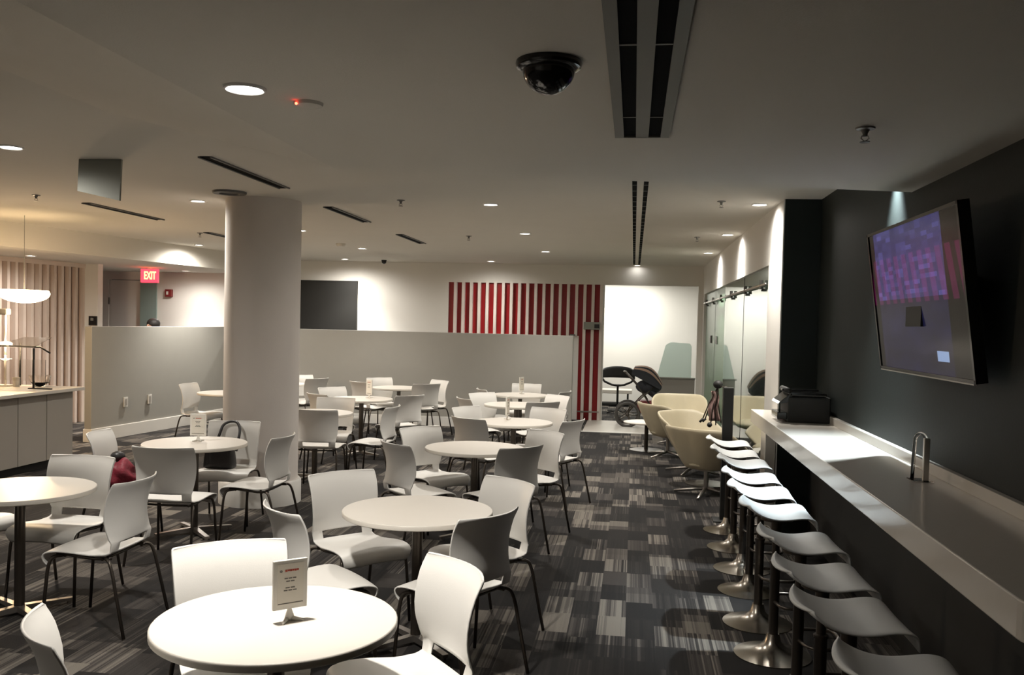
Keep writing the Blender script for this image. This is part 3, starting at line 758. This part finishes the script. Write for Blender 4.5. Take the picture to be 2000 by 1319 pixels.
def make_low_table():
    t=empty('side_table')
    smooth_ang(MB().lathe([(.0001,.385),(.30,.385),(.33,.392),(.33,.402),(.325,.405),(.0001,.405)],0,0,48).build('tabletop','table',t),50)
    smooth_ang(MB().cyl(0,0,.012,.385,.028,20).build('pedestal','leg',t))
    smooth_ang(MB().lathe([(.235,0),(.235,.008),(.03,.018),(.0001,.018)],0,0,40).build('base_plate','leg',t))
    return t
lt=make_low_table()
place(lt,(.22,13.05,0),0,'low round side table with white top near the wheeled stroller','side table')
place(lt,(.86,10.42,0),0,'side table hidden behind the nearest lounge chair, glossy round foot visible','side table')

# folded stroller leaning on the black post
t=empty('folded_stroller',(.735,8.62,-.02)); tag(t,'folded umbrella stroller of thin dark rods hanging beside the black post','stroller')
r=MB()
top=(.06,.02,1.24)
for q in ((-.075,.0,.93),(-.045,.05,.935),(.0,-.02,.90),(.05,.02,.88),(.10,.04,.90)): r.tube([top,((top[0]+q[0])/2-.01,(top[1]+q[1])/2,(top[2]+q[2])/2),q],.006,7)
r.tube([(.06,.02,1.25),(.13,-.10,1.245)],.006,7)
r.build('frame_rods','leg',t,smooth=True)
MB().sphere((.06,.02,1.262),.045,.04,.04,16,10).build('hub','black',t,smooth=True)
MB().tube([(-.10,.0,.905),(-.07,.0,.94)],.011,8).build('grip','black',t,smooth=True); MB().tube([(-.07,.05,.905),(-.04,.05,.935)],.010,8).build('grip','black',t,smooth=True); MB().sphere((-.01,-.02,.885),.024,n=12,m=8).build('small_wheel','black',t,smooth=True)
MB().grid(lambda u,v:(.03+.05*(v-.5)*(1+u)+.01*math.sin(8*u),.02+.02*math.sin(9*v+3*u),1.20-.28*u),10,8).build('folded_cloth','pink',t,solid=.012,smooth=True)

# stroller in the doorway
t=empty('baby_stroller',(.15,16.2,0)); tag(t,'black baby stroller with beige striped hood parked in the doorway','stroller')
def hood(u,v):
    a=R(-80+160*u); b=R(175*v)
    return (.19*math.cos(b)*1.0, .22*math.sin(a), .17*math.sin(b)*math.cos(a)+.0)
g=MB()
def hood2(u,v):
    # v runs along the hood (front to back), u across
    a=PI*u; return (-.28+.56*v, -.22*math.cos(a), (.10+.15*math.sin(PI*min(1,.1+v*.9)))*math.sin(a))
nu,nv=14,12
vs=[hood2(i/nu,j/nv) for i in range(nu+1) for j in range(nv+1)]
for j in range(nv):
    for i in range(nu):
        g.mi = 1 if i in (3,5,6,9,10) else 0
        a=i*(nv+1)+j; o_=len(g.v)
        g.add([vs[a],vs[a+nv+1],vs[a+nv+2],vs[a+1]],[(0,1,2,3)])
ho=g.build('hood',['cloth','stripe'],t,solid=.012,loc=(.08,0,.80),rot=(0,R(27),0))
MB().grid(lambda u,v:(.02+.36*u,-.18+.36*v,.68-.28*u+.10*(2*v-1)**2),8,8).build('seat','cloth',t,solid=.04,smooth=True)
MB().sphere((.14,0,.70),.23,.19,.13,20,10).build('carrycot','cloth',t,rot=None,smooth=True)
fr=MB()
for s in (-1,1):
    fr.tube([(-.27,s*.20,.95),(-.05,s*.20,.72),(.10,s*.22,.50),(.28,s*.22,.22)],.012,8)
    fr.tube([(-.22,s*.24,.24),(.0,s*.22,.50),(.24,s*.20,.72)],.012,8)
fr.tube([(-.27,-.20,.95),(-.30,0,.96),(-.27,.20,.95)],.015,8); fr.build('frame','leg',t,smooth=True)
for s in (-1,1):
    w=MB(); c=(-.22,s*.26,.215)
    w.tube([(c[0]+.20*math.cos(a),c[1],c[2]+.20*math.sin(a)) for a in [2*PI*k/36 for k in range(36)]],.026,8,closed=True)
    wo=w.build('wheel','rubber',t,smooth=True); w=MB()
    for k in range(5):
        a=2*PI*k/5; w.tube([c,(c[0]+.19*math.cos(a),c[1],c[2]+.19*math.sin(a))],.008,6)
    w.sphere(c,.035,n=12,m=8); w.build('spokes','leg',wo,smooth=True)
w=MB(); w.tube([(.30+.11*math.cos(a),0,.125+.11*math.sin(a)) for a in [2*PI*k/28 for k in range(28)]],.016,8,closed=True)
for k in range(4):
    a=PI/2*k; w.tube([(.30,0,.125),(.30+.1*math.cos(a),0,.125+.1*math.sin(a))],.008,6)
w.build('wheel','rubber',t,smooth=True)
MB().box(-.05,.22,-.16,.16,.24,.46).build('basket','alarm',t,bevel=.03)

# black armchair on a thin pedestal in the far room
t=empty('black_armchair',(-.29,18.5,0)); tag(t,'black bucket armchair on a thin pedestal in the room beyond the doorway','armchair')
MB().grid(lambda u,v:(.33*math.sin(R(-108+216*u)),.27*math.cos(R(-108+216*u)),.70+(.02+.215*max(0,math.sin(PI*(.06+.88*u)))**.7)*v),32,5).build('back_band','black',t,solid=.03,smooth=True)
MB().lathe([(.0001,.535),(.10,.545),(.14,.575),(.10,.575),(.0001,.570)],0,0,32).build('seat_pad','black',t,smooth=True)
MB().tube([(-.33,0,.71),(-.27,0,.63),(-.13,0,.57),(0,0,.55),(.13,0,.57),(.27,0,.63),(.33,0,.71)],.022,8).build('arm_frame','black',t,smooth=True)
MB().cyl(0,0,.03,.54,.022,16).build('pedestal','black',t,smooth=True)
for k in range(4):
    a=R(45+90*k); MB().tube([(0,0,.05),(.28*math.cos(a),.28*math.sin(a),.015)],.014,8).build('leg','black',t,smooth=True)
# reception desk with frosted screen
t=empty('reception_desk',(.85,18.9,0)); tag(t,'grey desk with a frosted glass screen in the bright room beyond the doorway','desk')
MB().box(-.37,.40,-.3,.3,0,.72).build('body','desk',t,bevel=.01)
MB().box(-.40,.42,-.33,.33,.72,.75).build('top','panelgrey',t,bevel=.004)
q=MB(); pl=[(-.36,.75),(.32,.75),(.32,1.38),(.28,1.44),(-.10,1.46),(-.20,1.40)]
q.add([(x,-.30,z) for x,z in pl]+[(x,-.288,z) for x,z in pl],[tuple(range(6)),tuple(range(11,5,-1))]+[(i,i+6,(i+1)%6+6,(i+1)%6) for i in range(6)]); q.build('glass_screen','frost',t)
t=empty('low_bench',(-.75,20.2,0)); tag(t,'low dark-edged white bench against the far room wall','bench')
MB().box(-.6,.75,-.25,.25,.28,.36).build('bench_top','table',t,bevel=.01); MB().box(-.55,.70,-.2,.2,.02,.06).build('lower_shelf','black',t)
for x in (-.52,.66): MB().box(x-.02,x+.02,-.2,.2,0,.28).build('leg','black',t)

# glass storefront
cu_=empty('curtain',(1.62,11.0,0)); tag(cu_,'pale vertical curtain hanging behind the green glass panels','curtain')
MB().grid(lambda u,v:(.025*math.sin(u*150),-2.1+4.2*u,.05+2.3*v),300,2).build('drape','wall',cu_,smooth=True)
t=empty('glass_storefront',(1.27,12.7,0)); tag(t,'tall green-tinted sliding glass panels along the right side','glass wall')
for (a,b_,m,x) in ((8.80,10.85,'glass',1.262),(10.80,13.05,'glass',1.262),(13.0,14.8,'glassd',1.285),(14.75,16.58,'glassd',1.285)):
    rel(MB().box(x,x+.012,a,b_,.02,2.36),t).build('glass_panel',m,t)
rel(MB().tube([(1.235,8.9,2.20),(1.235,16.55,2.20)],.014,10),t).build('track_rail','steel',t,smooth=True)
for y in (9.2,10.5,12.0,13.4,14.7,16.0):
    rel(MB().cyl(1.235,y,2.16,2.25,.019,14).box(1.236,1.275,y-.012,y+.012,2.14,2.17),t).build('clamp','grille',t)
for y in (14.35,15.35):
    rel(MB().box(1.262,1.28,y-.05,y+.05,1.52,1.64),t).build('door_pull','grille',t)
rel(MB().box(1.245,1.30,8.79,16.58,0,.02),t).build('floor_track','steel',t)

# ------------------------------------------------------------ wall devices
t=empty('exit_sign',(-8.20,14.5,2.43)); tag(t,'glowing red EXIT sign under the low ceiling on the left','sign')
eh=MB().box(-.155,.155,.0,.05,-.115,.115).build('housing','exit',t,bevel=.006)
cu=bpy.data.curves.new('exit_text','FONT'); cu.body='EXIT'; cu.size=.19; cu.extrude=.003; cu.align_x='CENTER'; cu.align_y='CENTER'
o=bpy.data.objects.new('lettering',cu); COL.objects.link(o); o.parent=t; o.location=(.015,-.004,0); o.rotation_euler=(PI/2,0,0); o.scale=(.56,1,1); cu.materials.append(M['exitlet']); cu.offset=.003
bpy.context.view_layer.update(); me_=bpy.data.meshes.new_from_object(o); o2=bpy.data.objects.new('lettering',me_); COL.objects.link(o2); o2.parent=eh; o2.location=o.location; o2.rotation_euler=o.rotation_euler; o2.scale=o.scale; bpy.data.objects.remove(o); o2.name='lettering'
MB().cyl(0,.025,.11,.14,.03,12).build('mount','ring',t)
t=empty('fire_alarm',(-8.63,15.97,2.18)); tag(t,'small dark red fire alarm box on the left back wall','fire alarm')
MB().box(-.065,.065,-.04,.03,-.07,.07).build('housing','alarm',t,bevel=.008); MB().box(-.035,.005,-.045,-.04,-.03,.03).build('strobe','outlet',t)
t=empty('room_sign',(-8.69,13.66,1.65)); tag(t,'small square black wall sign above the left partition end','sign')
MB().box(-.07,.07,-.008,.02,-.075,.075).build('plate','gloss_black',t,bevel=.003); MB().box(-.035,.015,-.010,-.008,.0,.045).build('symbol','panelgrey',t)
for y,x,lb in ((12.2,-7.245,'wall outlet on the left partition, the one nearer its free end'),(12.75,-7.185,'wall outlet on the left partition, the one nearer the side-on chair')):
    t=empty('wall_outlet',(x,y,.50),R(-6.1)); tag(t,lb,'outlet','outlets on the left partition')
    MB().box(0,.012,-.045,.045,-.07,.07).build('cover_plate','outlet',t,bevel=.002); MB().box(.012,.016,-.02,.02,-.045,.045).build('sockets','desk',t)
t=empty('card_reader',(-.77,16.79,1.755)); tag(t,'grey card reader box mounted across the red slats by the doorway','card reader')
MB().box(-.15,.15,-.05,.01,-.07,.07).build('housing','panelgrey',t,bevel=.008); MB().box(.05,.14,-.056,-.05,-.045,.03).build('reader_window','black',t)
t=empty('small_box',(-1.12,16.76,1.56)); tag(t,'tiny dark device on the ledge under the last short slats','device')
MB().box(-.05,.05,-.03,.03,.0,.03).build('body','grille',t,bevel=.004)

# ------------------------------------------------------------ serving counter on the left
t=empty('serving_counter',(-7.1,8.4,0)); tag(t,'grey serving counter with pale top at the left edge','counter')
rel(MB().box(-7.7,-6.40,5.2,9.92,.862,.90),t).build('worktop','table',t,bevel=.004)
rel(MB().box(-7.6,-6.52,5.3,9.84,.10,.862),t).build('carcass','cab',t)
rel(MB().box(-7.55,-6.60,5.35,9.78,0,.10),t).build('kick_plate','black',t)
yy=9.84
while yy>5.8:
    rel(MB().box(-6.52,-6.50,yy-.475,yy-.006,.105,.85),t).build('door_panel','cab',t,bevel=.002); yy-=.48
# pendant
t=empty('pendant_lamp',(-6.96,9.6,1.95)); tag(t,'glowing warm bowl pendant lamp hanging over the serving counter','pendant lamp')
MB().sphere((0,0,.03),.27,.27,.11,36,10,-.999,.35).build('shade','warm',t,smooth=True)
MB().cyl(0,0,.06,.925,.003,6).build('cord','panelgrey',t)
L=bpy.data.lights.new('pendant_glow','POINT'); L.energy=80; L.color=(1,.72,.45); L.shadow_soft_size=.12
o=bpy.data.objects.new('lamp',L); COL.objects.link(o); o.parent=t; o.location=(0,0,-.16)
t=empty('heat_lamp',(-7.19,9.6,1.39)); tag(t,'small bright heat lamp on a white stem at the left edge of the counter','lamp')
MB().sphere((0,0,0),.075,.075,.032,20,8).build('bulb','warm',t,smooth=True)
MB().cyl(0,0,.02,.40,.012,12).cyl(0,0,-.49,-.02,.012,12).build('stem','acry',t,smooth=True)
MB().box(-.09,.04,-.04,.04,.34,.41).build('head_box','grille',t,bevel=.01)
smooth_ang(MB().cyl(0,0,-.49,-.47,.08,20).build('foot','acry',t))
L=bpy.data.lights.new('heat_glow','POINT'); L.energy=8; L.color=(1,.72,.45); L.shadow_soft_size=.07
o=bpy.data.objects.new('lamp',L); COL.objects.link(o); o.parent=t; o.location=(0,0,-.12)
# sneeze guard
t=empty('sneeze_guard',(-6.75,9.5,.90)); tag(t,'glass sneeze guard on dark posts above the serving counter','glass guard')
def G(mb): mb.v=[(x+6.75,y-9.5,z-.90) for x,y,z in mb.v]; return mb
G(MB().tube([(-6.70,9.41,.90),(-6.70,9.41,1.36)],.012,10)).build('post','black',t,smooth=True)
G(MB().tube([(-7.15,9.80,.90),(-7.15,9.80,1.40)],.012,10)).build('post','black',t,smooth=True)
G(MB().box(-6.76,-6.48,9.395,9.425,.90,.912)).build('foot_bar','black',t)
G(MB().tube([(-7.13,9.41,1.375),(-6.62,9.41,1.375),(-6.50,9.41,1.31)],.010,8)).build('support_arm','black',t,smooth=True)
q=MB(); q.hexa([(-7.15,9.35,1.375),(-6.66,9.35,1.375),(-6.66,9.36,1.375),(-7.15,9.36,1.375),(-7.06,9.75,1.475),(-6.72,9.75,1.475),(-6.72,9.76,1.475),(-7.06,9.76,1.475)]); G(q).build('glass_top','clear',t)
G(MB().box(-7.6,-6.46,9.27,9.278,1.0,1.24)).build('glass_front','clear',t)
# glasses and a candle-white cup on the counter
t=empty('white_cup',(-7.05,9.60,.90)); tag(t,'small glowing white cup on the serving counter under the heat lamp','cup')
smooth_ang(MB().lathe([(.035,0),(.042,.11),(.038,.11),(.032,.01),(.0001,.01)],0,0,20).build('cup_wall','acry',t))
t=empty('glass_bowl',(-6.86,9.75,.90)); tag(t,'clear glass bowl beside the dark post on the serving counter','bowl')
smooth_ang(MB().lathe([(.05,0),(.10,.05),(.12,.13),(.115,.13),(.095,.055),(.0001,.008)],0,0,28).build('bowl_wall','clear',t))

# person behind the left partition, only the top of the head shows
px_,py_=-7.86,14.05
t=empty('person',(px_,py_,0),R(160)); tag(t,'person with dark hair standing behind the left partition, only the crown visible','person')
me=bpy.data.meshes.new('body')
V=[(0,0,.93),(0,0,1.10),(0,0,1.30),(0,0,1.41),(0,.005,1.48),(0,.01,1.53),
   (-.17,0,1.37),(-.21,.01,1.10),(-.20,.07,.86),(-.20,.10,.78),(.17,0,1.37),(.21,.01,1.10),(.20,.07,.86),(.20,.10,.78),
   (-.09,0,.88),(-.10,.01,.48),(-.10,-.01,.08),(-.10,.13,.04),(.09,0,.88),(.10,.01,.48),(.10,-.01,.08),(.10,.13,.04)]
E_=[(0,1),(1,2),(2,3),(3,4),(4,5),(3,6),(6,7),(7,8),(8,9),(3,10),(10,11),(11,12),(12,13),(0,14),(14,15),(15,16),(16,17),(0,18),(18,19),(19,20),(20,21)]
RD=[.13,.125,.14,.10,.052,.055,.06,.045,.033,.028,.06,.045,.033,.028,.085,.06,.045,.035,.085,.06,.045,.035]
me.from_pydata(V,E_,[]); o=bpy.data.objects.new('body',me); COL.objects.link(o); o.parent=t; me.materials.append(M['cloth'])
sk=o.modifiers.new('skin','SKIN')
for i,v in enumerate(me.skin_vertices[0].data): v.radius=(RD[i],RD[i]*.8); v.use_root=(i==0)
sb=o.modifiers.new('sub','SUBSURF'); sb.levels=2; sb.render_levels=2
hd=MB(); hd.sphere((0,.02,1.60),.072,.092,.105,24,14)
hd.tube([(0,.105,1.61),(0,.125,1.585),(0,.108,1.575)],.012,8); hd.sphere((-.074,.015,1.60),.012,.02,.03,10,6); hd.sphere((.074,.015,1.60),.012,.02,.03,10,6)
hd.build('head','skin',t,smooth=True)
MB().sphere((0,.0,1.622),.100,.112,.092,24,12).build('hair','hair',t,smooth=True)
f=MB()
for s in (-1,1):
    for k in range(5):
        bx=s*(.20)+(k-2)*.014; f.tube([(bx,.105,.77),(bx,.115,.73),(bx*1.0,.112,.70+abs(k-2)*.006)],.008,6)
f.build('fingers','skin',t,smooth=True)

# ------------------------------------------------------------ room lights beyond
def area(name,loc,sx,sy,power,col,rot=(0,0,0)):
    L=bpy.data.lights.new(name,'AREA'); L.shape='RECTANGLE'; L.size=sx; L.size_y=sy; L.energy=power; L.color=col
    o=bpy.data.objects.new(name,L); COL.objects.link(o); o.location=loc; o.rotation_euler=rot; return o
area('far_room_light',(-.4,20.0,2.77),1.6,1.2,58,(1,.98,.90))
area('far_room_light',(.8,18.6,2.77),1.6,1.2,30,(1,.98,.90))
area('glass_room_fill',(2.9,12.5,2.78),1.2,5.0,38,(.92,1,.93))  # unseen lamps added to brighten the room behind the glass
area('glass_room_fill',(2.0,10.0,2.78),.8,1.5,18,(.92,1,.93))

w=bpy.data.worlds.new('world'); SC.world=w; w.use_nodes=True
w.node_tree.nodes['Background'].inputs[0].default_value=(.5,.5,.5,1); w.node_tree.nodes['Background'].inputs[1].default_value=.02

# ------------------------------------------------------------ camera
F=1770.; PX,PY=1000.,690.
cd=bpy.data.cameras.new('camera'); cam=bpy.data.objects.new('camera',cd); COL.objects.link(cam)
cd.sensor_fit='HORIZONTAL'; cd.sensor_width=36; cd.lens=F/2000*36
cd.shift_x=0; cd.shift_y=(PY-659.5)/2000
yv=Vector((1238-PX,PY-637,-F)).normalized(); s=.0235
zv=Vector((s,1,0)); zv.z=(zv.x*yv.x+zv.y*yv.y)/-yv.z; zv.normalize(); xv=yv.cross(zv)
mw=Matrix((xv,yv,zv)).to_4x4(); mw.translation=Vector((0,0,1.77)); cam.matrix_world=mw
cd.clip_start=.05
SC.camera=cam
SC.view_settings.view_transform='Standard'; SC.view_settings.look='None'; SC.view_settings.gamma=1; SC.view_settings.exposure=0.55
SC.view_settings.use_curve_mapping=False
try:
    SC.cycles.use_denoising=True; SC.cycles.sample_clamp_indirect=4; SC.cycles.max_bounces=10; SC.cycles.diffuse_bounces=6; SC.cycles.caustics_reflective=False; SC.cycles.caustics_refractive=False
except Exception: pass
